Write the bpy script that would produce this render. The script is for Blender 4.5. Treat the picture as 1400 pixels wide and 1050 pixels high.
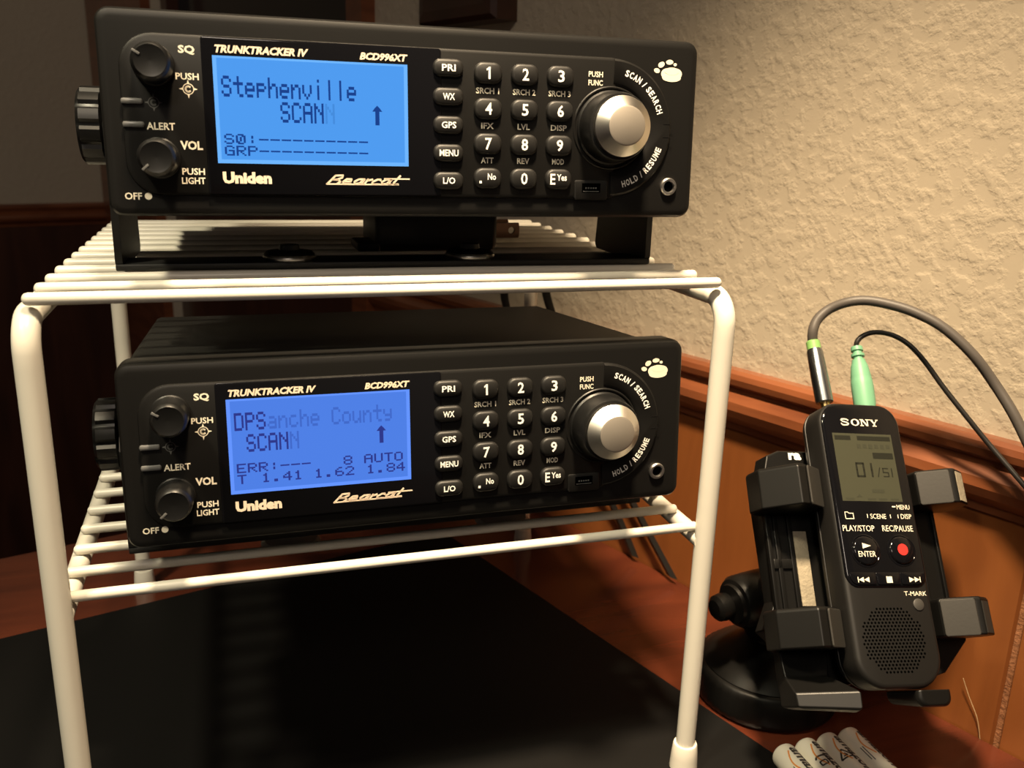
import bpy, bmesh, math, random
from mathutils import Matrix, Vector, Euler
random.seed(7)
S = bpy.context.scene
for o in list(bpy.data.objects):
    bpy.data.objects.remove(o, do_unlink=True)
C = S.collection
PI = math.pi
DZ = 895.0                       # desk top stands 750 mm above the floor (desk z = -145 in scene millimetres)

def V(x, y, z):                  # scene millimetres -> metres
    return Vector((x*.001, y*.001, (z+DZ)*.001))

# ------------------------------------------------------------------ camera
cd = bpy.data.cameras.new('camera')
cam = bpy.data.objects.new('camera', cd); C.objects.link(cam)
RC = ((0.954561406821034, -0.29674465172827413, 0.027479670276658763),
      (0.2929057949074203, 0.9172014750308677, -0.2700882254206076),
      (0.05494284227723248, 0.2658647510894703, 0.9624433584427882))
# rows: image right, view direction, image up
rt, fw, up = [Vector(r) for r in RC]
m = Matrix((rt, up, -fw)).transposed().to_4x4()
m.translation = V(33.05, -279.23, 98.67)
cam.matrix_world = m
cd.sensor_fit = 'HORIZONTAL'; cd.sensor_width = 36.0
cd.lens = 36.0*1213.4/1400
cd.clip_start = 0.01; cd.clip_end = 50
cd.dof.use_dof = True; cd.dof.focus_distance = 0.30; cd.dof.aperture_fstop = 22
S.camera = cam

# ------------------------------------------------------------------ world, lights, exposure
w = bpy.data.worlds.new('dim_room'); S.world = w; w.use_nodes = True
w.node_tree.nodes['Background'].inputs[0].default_value = (1.0, 0.88, 0.86, 1)
w.node_tree.nodes['Background'].inputs[1].default_value = 0.034
S.view_settings.view_transform = 'Standard'
S.view_settings.look = 'None'
S.view_settings.gamma = 1
S.view_settings.use_curve_mapping = False
S.view_settings.exposure = 0.0

def lamp(name, kind, loc, target, power, color, size, spot=None, blend=.5):
    l = bpy.data.lights.new(name, kind); o = bpy.data.objects.new(name, l); C.objects.link(o)
    o.location = V(*loc); l.energy = power; l.color = color
    if kind == 'AREA': l.shape = 'DISK'; l.size = size*.001
    else: l.shadow_soft_size = size*.001
    if kind == 'SPOT': l.spot_size = math.radians(spot); l.spot_blend = blend
    if target is not None:
        o.rotation_euler = (V(*target)-V(*loc)).to_track_quat('-Z', 'Y').to_euler()
    return o
# desk lamp over the left end of the rack, a shaded lamp on the right, an added soft front fill behind the camera
lamp('left_desk_lamp', 'SPOT', (-265, -210, 610), (-62, -30, -20), 21.0, (1.0, .88, .61), 38, 54, .9)
lamp('right_shaded_lamp', 'SPOT', (95, -150, 600), (222, 72, -400), 62.0, (1.0, .77, .50), 35, 49, 1.0)
lamp('front_fill', 'AREA', (-350, -1450, 1250), (100, 0, 0), 7.0, (1.0, .84, .68), 400)

# ------------------------------------------------------------------ materials
MATS = {}
def mat(name, color, rough=.5, metal=0., bump=0., bscale=400., spec=.5, coat=0., var=0., vscale=60., trans=0., ior=1.45, bdist=.0004, detail=4.):
    if name in MATS: return MATS[name]
    mt = bpy.data.materials.new(name); mt.use_nodes = True; MATS[name] = mt
    nt = mt.node_tree; b = nt.nodes['Principled BSDF']
    b.inputs['Base Color'].default_value = (*color, 1); b.inputs['Roughness'].default_value = rough
    b.inputs['Metallic'].default_value = metal; b.inputs['Specular IOR Level'].default_value = spec
    b.inputs['Coat Weight'].default_value = coat; b.inputs['Coat Roughness'].default_value = .05
    b.inputs['Transmission Weight'].default_value = trans; b.inputs['IOR'].default_value = ior
    tc = nt.nodes.new('ShaderNodeTexCoord')
    if bump:
        n = nt.nodes.new('ShaderNodeTexNoise'); n.inputs['Scale'].default_value = bscale; n.inputs['Detail'].default_value = detail
        bp = nt.nodes.new('ShaderNodeBump'); bp.inputs['Strength'].default_value = bump; bp.inputs['Distance'].default_value = bdist
        nt.links.new(tc.outputs['Object'], n.inputs['Vector']); nt.links.new(n.outputs['Fac'], bp.inputs['Height'])
        nt.links.new(bp.outputs['Normal'], b.inputs['Normal'])
    if var:
        n2 = nt.nodes.new('ShaderNodeTexNoise'); n2.inputs['Scale'].default_value = vscale; n2.inputs['Detail'].default_value = 3
        mp = nt.nodes.new('ShaderNodeMapRange'); mp.inputs['To Min'].default_value = 1-var; mp.inputs['To Max'].default_value = 1+var
        mx = nt.nodes.new('ShaderNodeMix'); mx.data_type = 'RGBA'; mx.blend_type = 'MULTIPLY'; mx.inputs[0].default_value = 1
        mx.inputs[6].default_value = (*color, 1)
        cb = nt.nodes.new('ShaderNodeCombineColor')
        nt.links.new(tc.outputs['Object'], n2.inputs['Vector']); nt.links.new(n2.outputs['Fac'], mp.inputs['Value'])
        for i in range(3): nt.links.new(mp.outputs[0], cb.inputs[i])
        nt.links.new(cb.outputs[0], mx.inputs[7]); nt.links.new(mx.outputs[2], b.inputs['Base Color'])
    return mt

def emit(name, color, strength=1., base=(0, 0, 0), gx=None):
    if name in MATS: return MATS[name]
    mt = bpy.data.materials.new(name); mt.use_nodes = True; MATS[name] = mt
    b = mt.node_tree.nodes['Principled BSDF']
    b.inputs['Base Color'].default_value = (*base, 1); b.inputs['Roughness'].default_value = .25
    b.inputs['Specular IOR Level'].default_value = .2
    b.inputs['Emission Color'].default_value = (*color, 1); b.inputs['Emission Strength'].default_value = strength
    return mt

def wood(name, c1, c2, rough=.3, scale=(6, 60, 60), coat=.3, bump=.05):
    mt = bpy.data.materials.new(name); mt.use_nodes = True
    nt = mt.node_tree; b = nt.nodes['Principled BSDF']
    tc = nt.nodes.new('ShaderNodeTexCoord'); mp = nt.nodes.new('ShaderNodeMapping'); mp.inputs['Scale'].default_value = scale
    n = nt.nodes.new('ShaderNodeTexNoise'); n.inputs['Scale'].default_value = 1.; n.inputs['Detail'].default_value = 5; n.inputs['Distortion'].default_value = .6
    rp = nt.nodes.new('ShaderNodeValToRGB'); rp.color_ramp.elements[0].color = (*c1, 1); rp.color_ramp.elements[1].color = (*c2, 1)
    rp.color_ramp.elements[0].position = .32; rp.color_ramp.elements[1].position = .7
    nt.links.new(tc.outputs['Object'], mp.inputs[0]); nt.links.new(mp.outputs[0], n.inputs['Vector'])
    nt.links.new(n.outputs['Fac'], rp.inputs[0]); nt.links.new(rp.outputs[0], b.inputs['Base Color'])
    bp = nt.nodes.new('ShaderNodeBump'); bp.inputs['Strength'].default_value = bump; bp.inputs['Distance'].default_value = .0005
    nt.links.new(n.outputs['Fac'], bp.inputs['Height']); nt.links.new(bp.outputs['Normal'], b.inputs['Normal'])
    b.inputs['Roughness'].default_value = rough; b.inputs['Coat Weight'].default_value = coat; b.inputs['Coat Roughness'].default_value = .15
    return mt

def plaster(name, color):
    mt = bpy.data.materials.new(name); mt.use_nodes = True
    nt = mt.node_tree; b = nt.nodes['Principled BSDF']
    b.inputs['Base Color'].default_value = (*color, 1); b.inputs['Roughness'].default_value = .75; b.inputs['Specular IOR Level'].default_value = .25
    tc = nt.nodes.new('ShaderNodeTexCoord')
    n = nt.nodes.new('ShaderNodeTexNoise'); n.inputs['Scale'].default_value = 150; n.inputs['Detail'].default_value = 4; n.inputs['Roughness'].default_value = .55
    rp = nt.nodes.new('ShaderNodeValToRGB'); rp.color_ramp.elements[0].position = .40; rp.color_ramp.elements[1].position = .66
    rp.color_ramp.interpolation = 'EASE'
    n2 = nt.nodes.new('ShaderNodeTexNoise'); n2.inputs['Scale'].default_value = 500; n2.inputs['Detail'].default_value = 3
    ad = nt.nodes.new('ShaderNodeMath'); ad.operation = 'MULTIPLY_ADD'; ad.inputs[1].default_value = .12
    bp = nt.nodes.new('ShaderNodeBump'); bp.inputs['Strength'].default_value = .4; bp.inputs['Distance'].default_value = .0007
    for q in (n, n2): nt.links.new(tc.outputs['Object'], q.inputs['Vector'])
    nt.links.new(n.outputs['Fac'], rp.inputs[0]); nt.links.new(n2.outputs['Fac'], ad.inputs[0]); nt.links.new(rp.outputs[0], ad.inputs[2])
    nt.links.new(ad.outputs[0], bp.inputs['Height']); nt.links.new(bp.outputs['Normal'], b.inputs['Normal'])
    return mt

BLACK = mat('black_abs', (.006, .0058, .0055), .42, bump=.25, bscale=2200, bdist=.0001, var=.12, vscale=40)
CASE = mat('black_painted_steel', (.009, .0085, .0078), .5, bump=.4, bscale=1500, bdist=.0001, var=.15, vscale=30)
BEZ = mat('black_bezel', (.0065, .0062, .0058), .42, spec=.36, bump=.15, bscale=2600, bdist=.00008)
GLOSS = mat('glossy_black', (.004, .004, .005), .08, spec=.5)
RUBB = mat('key_rubber', (.009, .0085, .008), .5, bump=.15, bscale=3000, bdist=.00005)
KNOB = mat('knob_black', (.005, .005, .005), .38)
CREAM = mat('cream_print', (.80, .74, .60), .6)
WHITEP = mat('white_print', (.90, .89, .84), .6)
GOLDP = mat('gold_print', (.78, .64, .50), .5)
GREYP = mat('grey_print', (.10, .10, .10), .5)
SILVER = mat('brushed_silver', (.74, .70, .64), .22, metal=1, bump=.06, bscale=900, bdist=.0001)
nt = SILVER.node_tree; tg = nt.nodes.new('ShaderNodeTangent'); tg.direction_type = 'RADIAL'; tg.axis = 'Y'
nt.links.new(tg.outputs[0], nt.nodes['Principled BSDF'].inputs['Tangent'])
nt.nodes['Principled BSDF'].inputs['Anisotropic'].default_value = .75; nt.nodes['Principled BSDF'].inputs['Roughness'].default_value = .3
CAPM = mat('satin_silver', (.42, .38, .33), .5, metal=.7, bump=.25, bscale=2500, bdist=.00005)
CHROME = mat('chrome', (.85, .82, .78), .32, metal=1)
LEDM = mat('clear_lens', (.12, .12, .12), .25, spec=.6)
HOLE = mat('dark_hole', (.001, .001, .001), .9, spec=0.)
BRKT = mat('bracket_black', (.007, .007, .007), .5, bump=.1, bscale=1800, bdist=.00006)
CUP = mat('clear_vinyl', (.5, .49, .47), .2, trans=.2, ior=1.4)
RACKW = mat('white_vinyl_coating', (.73, .695, .61), .32, bump=.08, bscale=120, bdist=.0004, spec=.5)
LCD_A = emit('lcd_blue', (.085, .36, .95), .92)
LCD_B = emit('lcd_violet_blue', (.085, .235, .86), .92)
RIM_A = emit('lcd_edge_blue', (.16, .47, 1.0), 1.0)
RIM_B = emit('lcd_edge_violet', (.13, .30, 1.0), 1.0)
TXT_A = emit('lcd_segment_blue', (.012, .065, .33), .8)
TXT_B = emit('lcd_segment_violet', (.035, .05, .32), .8)
GHO_A = emit('lcd_fading_blue', (.065, .29, .80), .9)
GHO_B = emit('lcd_fading_violet', (.06, .16, .66), .9)

# ------------------------------------------------------------------ mesh building
class B:
    """collects shapes in millimetres; M maps them to the object's frame"""
    def __init__(s, M=None):
        s.bm = bmesh.new(); s.M = M or Matrix.Identity(4); s.mi = 0
    def loft(s, rings, cap0=True, cap1=True, closed=True):
        vs = [[s.bm.verts.new((s.M @ Vector(p))*.001) for p in r] for r in rings]
        n = len(rings[0]); fs = []
        for a, b in zip(vs, vs[1:]):
            for i in range(n if closed else n-1):
                j = (i+1) % n
                try: fs.append(s.bm.faces.new((a[i], a[j], b[j], b[i])))
                except ValueError: pass
        if cap0: fs.append(s.bm.faces.new(vs[0][::-1]))
        if cap1: fs.append(s.bm.faces.new(vs[-1]))
        for f in fs: f.material_index = s.mi
        return vs
    def box(s, x0, x1, y0, y1, z0, z1, c=0.):
        """box with all edges chamfered by c"""
        if c <= 0:
            s.loft([[(x0, y0, z), (x1, y0, z), (x1, y1, z), (x0, y1, z)] for z in (z0, z1)]); return
        def r(i, z): return rrp((x0+i, x1-i, y0+i, y1-i), max(c-i, .01), lambda a, b: (a, b, z), 3)
        k = c*.3
        s.loft([r(c, z0), r(k, z0+k), r(0, z0+c), r(0, z1-c), r(k, z1-k), r(c, z1)])
    def panel(s, x0, x1, z0, z1, rad, yb, yf, c, n=6):
        """plate in the face plane, front (towards -y) edge chamfered"""
        if not isinstance(rad, (tuple, list)): rad = (rad,)*4
        def r(i, y): return rrp((x0+i, x1-i, z0+i, z1-i), [max(q-i, .02) for q in rad], lambda a, b: (a, y, b), n)
        s.loft([r(0, yb), r(0, yf+c), r(c*.3, yf+c*.3), r(c, yf)])
    def prism(s, pts, f0, f1):
        s.loft([[f0(*p) for p in pts], [f1(*p) for p in pts]])
    def lathe(s, prof, frame=None, n=32, caps=True):
        """prof: (radius, height) pairs about local z of frame"""
        F = frame or Matrix.Identity(4)
        rings = [[F @ Vector((r*math.cos(2*PI*i/n), r*math.sin(2*PI*i/n), h)) for i in range(n)] for r, h in prof]
        s.loft(rings, caps, caps)
    def tube(s, pts, r, n=12, caps=True):
        pts = [Vector(p) for p in pts]; rings = []; nrm = None
        rr = r if isinstance(r, (list, tuple)) else [r]*len(pts)
        for i, p in enumerate(pts):
            t = (pts[min(i+1, len(pts)-1)]-pts[max(i-1, 0)]).normalized()
            if nrm is None:
                nrm = t.orthogonal().normalized()
            nrm = (nrm - t*nrm.dot(t)).normalized(); bn = t.cross(nrm)
            rings.append([p+(nrm*math.cos(2*PI*k/n)+bn*math.sin(2*PI*k/n))*rr[i] for k in range(n)])
        s.loft(rings, caps, caps)
    def disc(s, x, z, rx, rz, y, t=.08, n=20, rot=0):
        def ring(yy):
            out = []
            for i in range(n):
                a, b = rx*math.cos(2*PI*i/n), rz*math.sin(2*PI*i/n)
                out.append((x+a*math.cos(rot)-b*math.sin(rot), yy, z+a*math.sin(rot)+b*math.cos(rot)))
            return out
        s.loft([ring(y+t), ring(y)])
    def poly(s, pts, y, t=.08):
        s.loft([[(a, y+t, b) for a, b in pts], [(a, y, b) for a, b in pts]])
    def rect(s, x0, x1, z0, z1, y, t=.06):
        s.poly([(x0, z0), (x1, z0), (x1, z1), (x0, z1)], y, t)
    def line(s, pts, wd, y, t=.08):
        for (a, b), (c, d) in zip(pts, pts[1:]):
            L = math.hypot(c-a, d-b) or 1; ux, uz = (c-a)/L, (d-b)/L; px, pz = -uz*wd/2, ux*wd/2
            e = wd*.3
            s.poly([(a-ux*e+px, b-uz*e+pz), (a-ux*e-px, b-uz*e-pz), (c+ux*e-px, d+uz*e-pz), (c+ux*e+px, d+uz*e+pz)], y, t)
    def text(s, txt, x0, x1, z0, z1, y, shear=0., bold=.02, rot=0., t=.05, place=None):
        """lettering fitted into the rectangle x0..x1, z0..z1 on the plane y (reads from -y)"""
        vs, fs = glyphs(txt, shear, bold)
        if place: vs, fs = finer(vs, fs)
        xs = [v[0] for v in vs]; zs = [v[1] for v in vs]
        ax, bx, az, bz = min(xs), max(xs), min(zs), max(zs)
        cx, cz = (x0+x1)/2, (z0+z1)/2
        nv = []
        for a, b, k in vs:
            u = x0+(a-ax)/(bx-ax)*(x1-x0) if bx > ax else x0
            q = z0+(b-az)/(bz-az)*(z1-z0) if bz > az else z0
            if rot:
                du, dq = u-cx, q-cz
                u, q = cx+du*math.cos(rot)-dq*math.sin(rot), cz+du*math.sin(rot)+dq*math.cos(rot)
            yy = y if k > 0 else y+t
            p = place(u, q, yy) if place else (u, yy, q)
            nv.append(s.bm.verts.new((s.M @ Vector(p))*.001))
        for f in fs:
            try: s.bm.faces.new([nv[i] for i in f]).material_index = s.mi
            except ValueError: pass
    def done(s, name, mats, parent=None, smooth=True, angle=35, normals=True):
        if normals: bmesh.ops.recalc_face_normals(s.bm, faces=s.bm.faces[:])
        me = bpy.data.meshes.new(name); s.bm.to_mesh(me); s.bm.free()
        for q in (mats if isinstance(mats, (list, tuple)) else [mats]): me.materials.append(q)
        o = bpy.data.objects.new(name, me); C.objects.link(o)
        if smooth:
            for p in me.polygons: p.use_smooth = True
            me.set_sharp_from_angle(angle=math.radians(angle))
        if parent: o.parent = parent
        return o

def rrp(rect, rad, f, n=6):
    x0, x1, z0, z1 = rect
    if not isinstance(rad, (tuple, list)): rad = (rad,)*4           # bottom left, bottom right, top right, top left
    out = []
    for (cx, cz, a0), r in zip(((x0, z0, PI), (x1, z0, 1.5*PI), (x1, z1, 0), (x0, z1, .5*PI)), rad):
        sx = 1 if cx == x0 else -1; sz = 1 if cz == z0 else -1
        for i in range(n+1):
            a = a0+PI/2*i/n
            out.append(f(cx+sx*r+r*math.cos(a), cz+sz*r+r*math.sin(a)))
    return out

def finer(vs, fs):
    q = bmesh.new(); vv = [q.verts.new(v) for v in vs]
    for f in fs:
        if all(vs[i][2] > 0 for i in f):
            try: q.faces.new([vv[i] for i in f])
            except ValueError: pass
    bmesh.ops.triangulate(q, faces=q.faces[:])
    for _ in range(2): bmesh.ops.subdivide_edges(q, edges=q.edges[:], cuts=1, use_grid_fill=True)
    q.verts.index_update()
    out = [tuple(v.co) for v in q.verts], [tuple(v.index for v in f.verts) for f in q.faces]
    q.free(); return out
_G = {}
def glyphs(txt, shear, bold):
    key = (txt, shear, bold)
    if key in _G: return _G[key]
    cu = bpy.data.curves.new('lettering', 'FONT'); cu.body = txt; cu.size = 1; cu.shear = shear; cu.offset = bold
    cu.extrude = .02; cu.resolution_u = 2; cu.fill_mode = 'BOTH'
    o = bpy.data.objects.new('lettering', cu); C.objects.link(o)
    bpy.context.view_layer.update()
    dg = bpy.context.evaluated_depsgraph_get(); ev = o.evaluated_get(dg); me = ev.to_mesh()
    vs = [(v.co.x, v.co.y, 1 if v.co.z > 0 else 0) for v in me.vertices]
    fs = [tuple(p.vertices) for p in me.polygons]
    ev.to_mesh_clear(); bpy.data.objects.remove(o); bpy.data.curves.remove(cu)
    _G[key] = (vs, fs); return _G[key]

def along(p, d, upv=None):
    """frame with local z along d at p"""
    d = Vector(d).normalized(); q = d.to_track_quat('Z', 'Y').to_matrix().to_4x4(); q.translation = Vector(p); return q
FRONT = lambda x, z, y=0: along((x, y, z), (0, -1, 0))             # lathe axis pointing out of a front panel

def thing(name, label, cat, loc, group=None, mtx=None):
    o = bpy.data.objects.new(name, None); C.objects.link(o); o.empty_display_size = .02
    if mtx is None: o.location = V(*loc)
    else:
        q = mtx.copy(); q.translation = V(*loc); o.matrix_world = q
    return tag(o, label, cat, group)
def tag(o, label=None, cat=None, group=None, kind=None):
    if label: o['label'] = label
    if cat: o['category'] = cat
    if group: o['group'] = group
    if kind: o['kind'] = kind
    return o
def structure(o): return tag(o, kind='structure')

# ------------------------------------------------------------------ setting: walls, trim, floor
WA = Vector((264.1, 146.1, 0)); WT = Vector((-.3591, .9333, 0)); WN = Vector((.9333, .3591, 0))
def wp(s, d, z):                 # along the right wall (s grows into the room's far corner), d out of the wall
    p = WA+WT*s-WN*d; return (p.x, p.y, z)
FLOOR = -DZ
PL = plaster('cream_knockdown_plaster', (.53, .455, .345))
RAIL = wood('chair_rail_wood', (.13, .036, .013), (.25, .08, .030), .34, (14, 14, 90), .4)
PANEL = wood('wainscot_wood', (.20, .062, .016), (.30, .100, .026), .38, (40, 40, 5), .25)
DOORW = wood('door_wood', (.045, .016, .009), (.085, .030, .016), .35, (40, 40, 5), .25)
DESKW = wood('desk_wood', (.070, .017, .009), (.125, .029, .013), .22, (9, 60, 9), .4)
DARKW = wood('dark_box_wood', (.030, .010, .006), (.055, .019, .010), .35, (30, 30, 30), .3)
CORNER = 1110.0

def wallbox(b, s0, s1, d0, d1, z0, z1):
    b.loft([[wp(s0, d0, z), wp(s1, d0, z), wp(s1, d1, z), wp(s0, d1, z)] for z in (z0, z1)])
W0 = Matrix.Translation((0, 0, DZ))
b = B(W0)
wallbox(b, -900, 349, -80, 0, FLOOR, 1500)
wallbox(b, 860, CORNER+80, -80, 0, FLOOR, 1500)
wallbox(b, 349, 860, -80, 0, 1150, 1500)
structure(b.done('wall_right', PL, smooth=False))
# back wall meets the right wall at the far corner
CP = WA+WT*CORNER; BU = -WN
def bp_(u, d, z):
    p = CP+BU*u-WT*d; return (p.x, p.y, z)
b = B(W0)
b.loft([[bp_(-80, 0, z), bp_(2200, 0, z), bp_(2200, -80, z), bp_(-80, -80, z)] for z in (FLOOR, 1500)])
structure(b.done('wall_back', PL, smooth=False))
b = B(W0)
fl = [wp(-900, -80, 0), wp(CORNER+80, -80, 0), bp_(2200, -80, 0), (-1650, -900, 0)]
b.loft([[(p[0], p[1], z) for p in fl] for z in (FLOOR-30, FLOOR)])
structure(b.done('floor', mat('floor_brown', (.09, .055, .035), .6, var=.2, vscale=8), smooth=False))

prof = [(0, -13.5), (5.5, -13.5), (8, -15), (9, -17.5), (8.5, -20.5), (6, -22.5), (5.6, -24.5), (8, -26), (10.5, -29), (11, -33), (9.6, -37), (6.5, -40), (5, -41.5), (4.6, -45), (0, -46)]
def rail(f, s0, s1):
    b = B(W0); b.loft([[f(s, d, z) for d, z in prof] for s in (s0, s1)]); return b
structure(rail(wp, -900, 325).done('trim_1', RAIL, angle=25))
structure(rail(bp_, 12, 2200).done('trim_2', RAIL, angle=25))
# wainscot boards below the rail, a worn V groove between two of them
GS = -193.0
b = B(W0)
for s0, s1 in ((-900, GS-1.2), (GS+1.2, 325)):
    b.loft([[wp(s0, 0, z), wp(s1, 0, z), wp(s1, 1.6, z), wp(s1-.9, 3.2, z), wp(s0+.9, 3.2, z), wp(s0, 1.6, z)] for z in (FLOOR, -42)])
structure(b.done('trim_3', PANEL, smooth=False))
b = B(W0); wallbox(b, GS-1.15, GS+1.15, .05, 1.6, FLOOR, -42)
structure(b.done('trim_4', mat('worn_groove', (.27, .115, .05), .7, bump=.8, bscale=700, bdist=.0008, var=.5, vscale=260), smooth=False))
b = B(W0); b.loft([[bp_(12, 0, z), bp_(2200, 0, z), bp_(2200, 3, z), bp_(12, 3, z)] for z in (FLOOR, -42)])
structure(b.done('trim_5', DOORW, smooth=False))
# door casing and door
b = B(W0)
for s0, s1 in ((325, 349), (860, CORNER-4)):
    wallbox(b, s0, s1, 0, 12, FLOOR, 1180)
wallbox(b, 325, CORNER-4, 0, 12, 1150, 1180)
structure(b.done('trim_6', RAIL, smooth=False))
b = B(W0)
for s0, s1, z0, z1 in ((349, 372, FLOOR, 1150), (838, 860, FLOOR, 1150), (372, 838, FLOOR, 110), (372, 838, 1050, 1150)):
    wallbox(b, s0, s1, -45, -12, z0, z1)
door = structure(b.done('door_1', DOORW, smooth=False))
b = B(W0); wallbox(b, 370, 840, -32, -26, 108, 1052)
b.done('upper_panel', mat('dark_smooth', (.010, .009, .011), .12), door, smooth=False)  # dark smooth sheet filling the upper part of the door

# ------------------------------------------------------------------ desk and desk mat
DK = -145.0
b = B(W0)
jx = [wp(-818, 3.4, 0), wp(208, 3.4, 0)]
dk = [jx[1][:2], (-680, 80), (-560, -620), jx[0][:2]]
b.loft([[(x, y, z) for x, y in dk] for z in (DK-32, DK-2)], cap1=False)
cen = Vector((0, -100))
b.loft([[(x, y, DK-2) for x, y in dk], [(x+(cen.x-x)*.002, y+(cen.y-y)*.002, DK) for x, y in dk]], cap0=False)
desk = b.done('desk', DESKW, smooth=False)
tag(desk, 'reddish brown wooden desk top meeting the orange wood panelled wall', 'desk')
for x, y in ((-600, 20), (-500, -560), (440, -560), (120, 250)):
    b = B(W0); b.box(x-25, x+25, y-25, y+25, FLOOR, DK-32, 2)
    b.done('leg', DESKW, desk)
MATT = 1.6
b = B(W0)
mp_ = [(150.7, 223.8), (-420, 62), (-330, -330), (345, -330)]
def ring(i, z):
    c = Vector((-60, -90)); return [(x+(c.x-x)*i*.004, y+(c.y-y)*i*.004, z) for x, y in mp_]
b.loft([ring(0, DK), ring(0, DK+MATT-.5), ring(.5, DK+MATT)])
tag(b.done('desk_mat', mat('black_desk_mat', (.0028, .0026, .0025), .65, spec=.25, bump=.25, bscale=1200, bdist=.0001, var=.1, vscale=12), smooth=False),
    'large black desk mat lying flat beneath the white wire rack', 'desk mat')

# ------------------------------------------------------------------ wire rack
RX0, RX1, RY0, RY1 = -22.2, 194.3, -14.0, 195.0
ZW, ZS = 51.8, -39.5
TR, WR = 3.7, 1.85
RO = (86, 90, DK)
rack = thing('wire_rack', 'white vinyl coated two-shelf wire rack holding both black radios', 'wire rack', RO)
MR = Matrix.Translation((-RO[0], -RO[1], -RO[2]))
def arc(c, r, a0, a1, x, n=8):
    return [(x, c[0]+r*math.cos(a0+(a1-a0)*i/n), c[1]+r*math.sin(a0+(a1-a0)*i/n)) for i in range(n+1)]
ZR = ZW-WR-TR+.3
for x in (RX0, RX1):
    b = B(MR); R_ = 9.5
    zf = DK+MATT+1.2; zb = DK+1.2
    pts = [(x, RY0, zf), (x, RY0, 0), (x, RY0, ZR-R_-4)]+arc((RY0+R_, ZR-R_), R_, PI, PI/2, x)+[(x, 60, ZR), (x, 130, ZR)]+arc((RY1-R_, ZR-R_), R_, PI/2, 0, x)+[(x, RY1, ZR-R_-4), (x, RY1, 0), (x, RY1, zb)]
    b.tube(pts, TR, 20)
    sf = b.done('side_frame', RACKW, rack)
    for y, z0 in ((RY0, DK+MATT), (RY1, DK)):
        b = B(MR)
        b.lathe([(TR+1.3, 0), (TR+1.8, .6), (TR+1.5, 6), (TR+1.05, 11), (TR+.8, 11.6), (TR+.1, 11.7)], Matrix.Translation((x, y, z0)), 24)
        b.done('foot_cap', RACKW, rack)
for x in (RX0+.6, RX1-.9):
    b = B(MR); b.tube([(x, RY0, ZS-WR-2.9), (x, 60, ZS-WR-2.9+.3), (x, RY1, ZS-WR-2.9+.9)], 3.2, 16)
    b.done('shelf_rail', RACKW, rack)
for i in range(13):
    b = B(MR); y = -11.2+17.2*i
    if i == 12: y -= 1.5
    b.tube([(RX0-.3, y, ZW), (RX0, y, ZW), (RX0+.5, y, ZW), (RX0+1.2, y, ZW), (86, y, ZW), (RX1-2.9, y, ZW), (RX1-2.2, y, ZW), (RX1-1.7, y, ZW), (RX1-1.4, y, ZW)], [.6, 1.2, 1.65, WR, WR, WR, 1.65, 1.2, .6], 14)
    b.done('shelf_wire', RACKW, rack)
for i in range(13):
    b = B(MR); y = -10.5+16.43*i; z = ZS+.07*i
    b.tube([(RX0-.9, y, z), (RX0-.6, y, z), (RX0-.1, y, z), (RX0+.6, y, z), (86, y, z), (RX1-3.1, y, z), (RX1-2.4, y, z), (RX1-1.9, y, z), (RX1-1.6, y, z)], [.6, 1.2, 1.6, 1.75, 1.75, 1.75, 1.6, 1.2, .6], 14)
    b.done('shelf_wire', RACKW, rack)

# ------------------------------------------------------------------ dot matrix characters
F5 = {
'S': '01110 10001 10000 01110 00001 10001 01110', 't': '00100 00100 11111 00100 00100 00100 00011', 'e': '00000 00000 01110 10001 11111 10000 01110',
'p': '00000 00000 11110 10001 11110 10000 10000', 'h': '10000 10000 10110 11001 10001 10001 10001', 'n': '00000 00000 10110 11001 10001 10001 10001',
'v': '00000 00000 10001 10001 10001 01010 00100', 'i': '00100 00000 00100 00100 00100 00100 00100', 'l': '00100 00100 00100 00100 00100 00100 00100',
'C': '01110 10001 10000 10000 10000 10001 01110', 'A': '01110 10001 10001 11111 10001 10001 10001', 'N': '10001 11001 10101 10011 10001 10001 10001',
'0': '01110 10011 10101 10101 10101 11001 01110', ':': '00000 00100 00100 00000 00100 00100 00000', '-': '00000 00000 00000 11111 00000 00000 00000',
'G': '01110 10001 10000 10111 10001 10001 01111', 'R': '11110 10001 10001 11110 10100 10010 10001', 'P': '11110 10001 10001 11110 10000 10000 10000',
'D': '11110 10001 10001 10001 10001 10001 11110', 'a': '00000 00000 01110 00001 01111 10001 01111', 'c': '00000 00000 01110 10000 10000 10001 01110',
'o': '00000 00000 01110 10001 10001 10001 01110', 'u': '00000 00000 10001 10001 10001 10011 01101', 'y': '00000 00000 10001 10001 01111 00001 01110',
'E': '11111 10000 10000 11110 10000 10000 11111', 'T': '11111 00100 00100 00100 00100 00100 00100', 'U': '10001 10001 10001 10001 10001 10001 01110',
'O': '01110 10001 10001 10001 10001 10001 01110', '1': '00100 01100 00100 00100 00100 00100 01110', '4': '00010 00110 01010 10010 11111 00010 00010',
'6': '00110 01000 10000 11110 10001 10001 01110', '2': '01110 10001 00001 00010 00100 01000 11111', '8': '01110 10001 10001 01110 10001 10001 01110',
'.': '00000 00000 00000 00000 00000 01100 01100', '^': '00100 01110 11111 00100 00100 00100 00100'}
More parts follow.
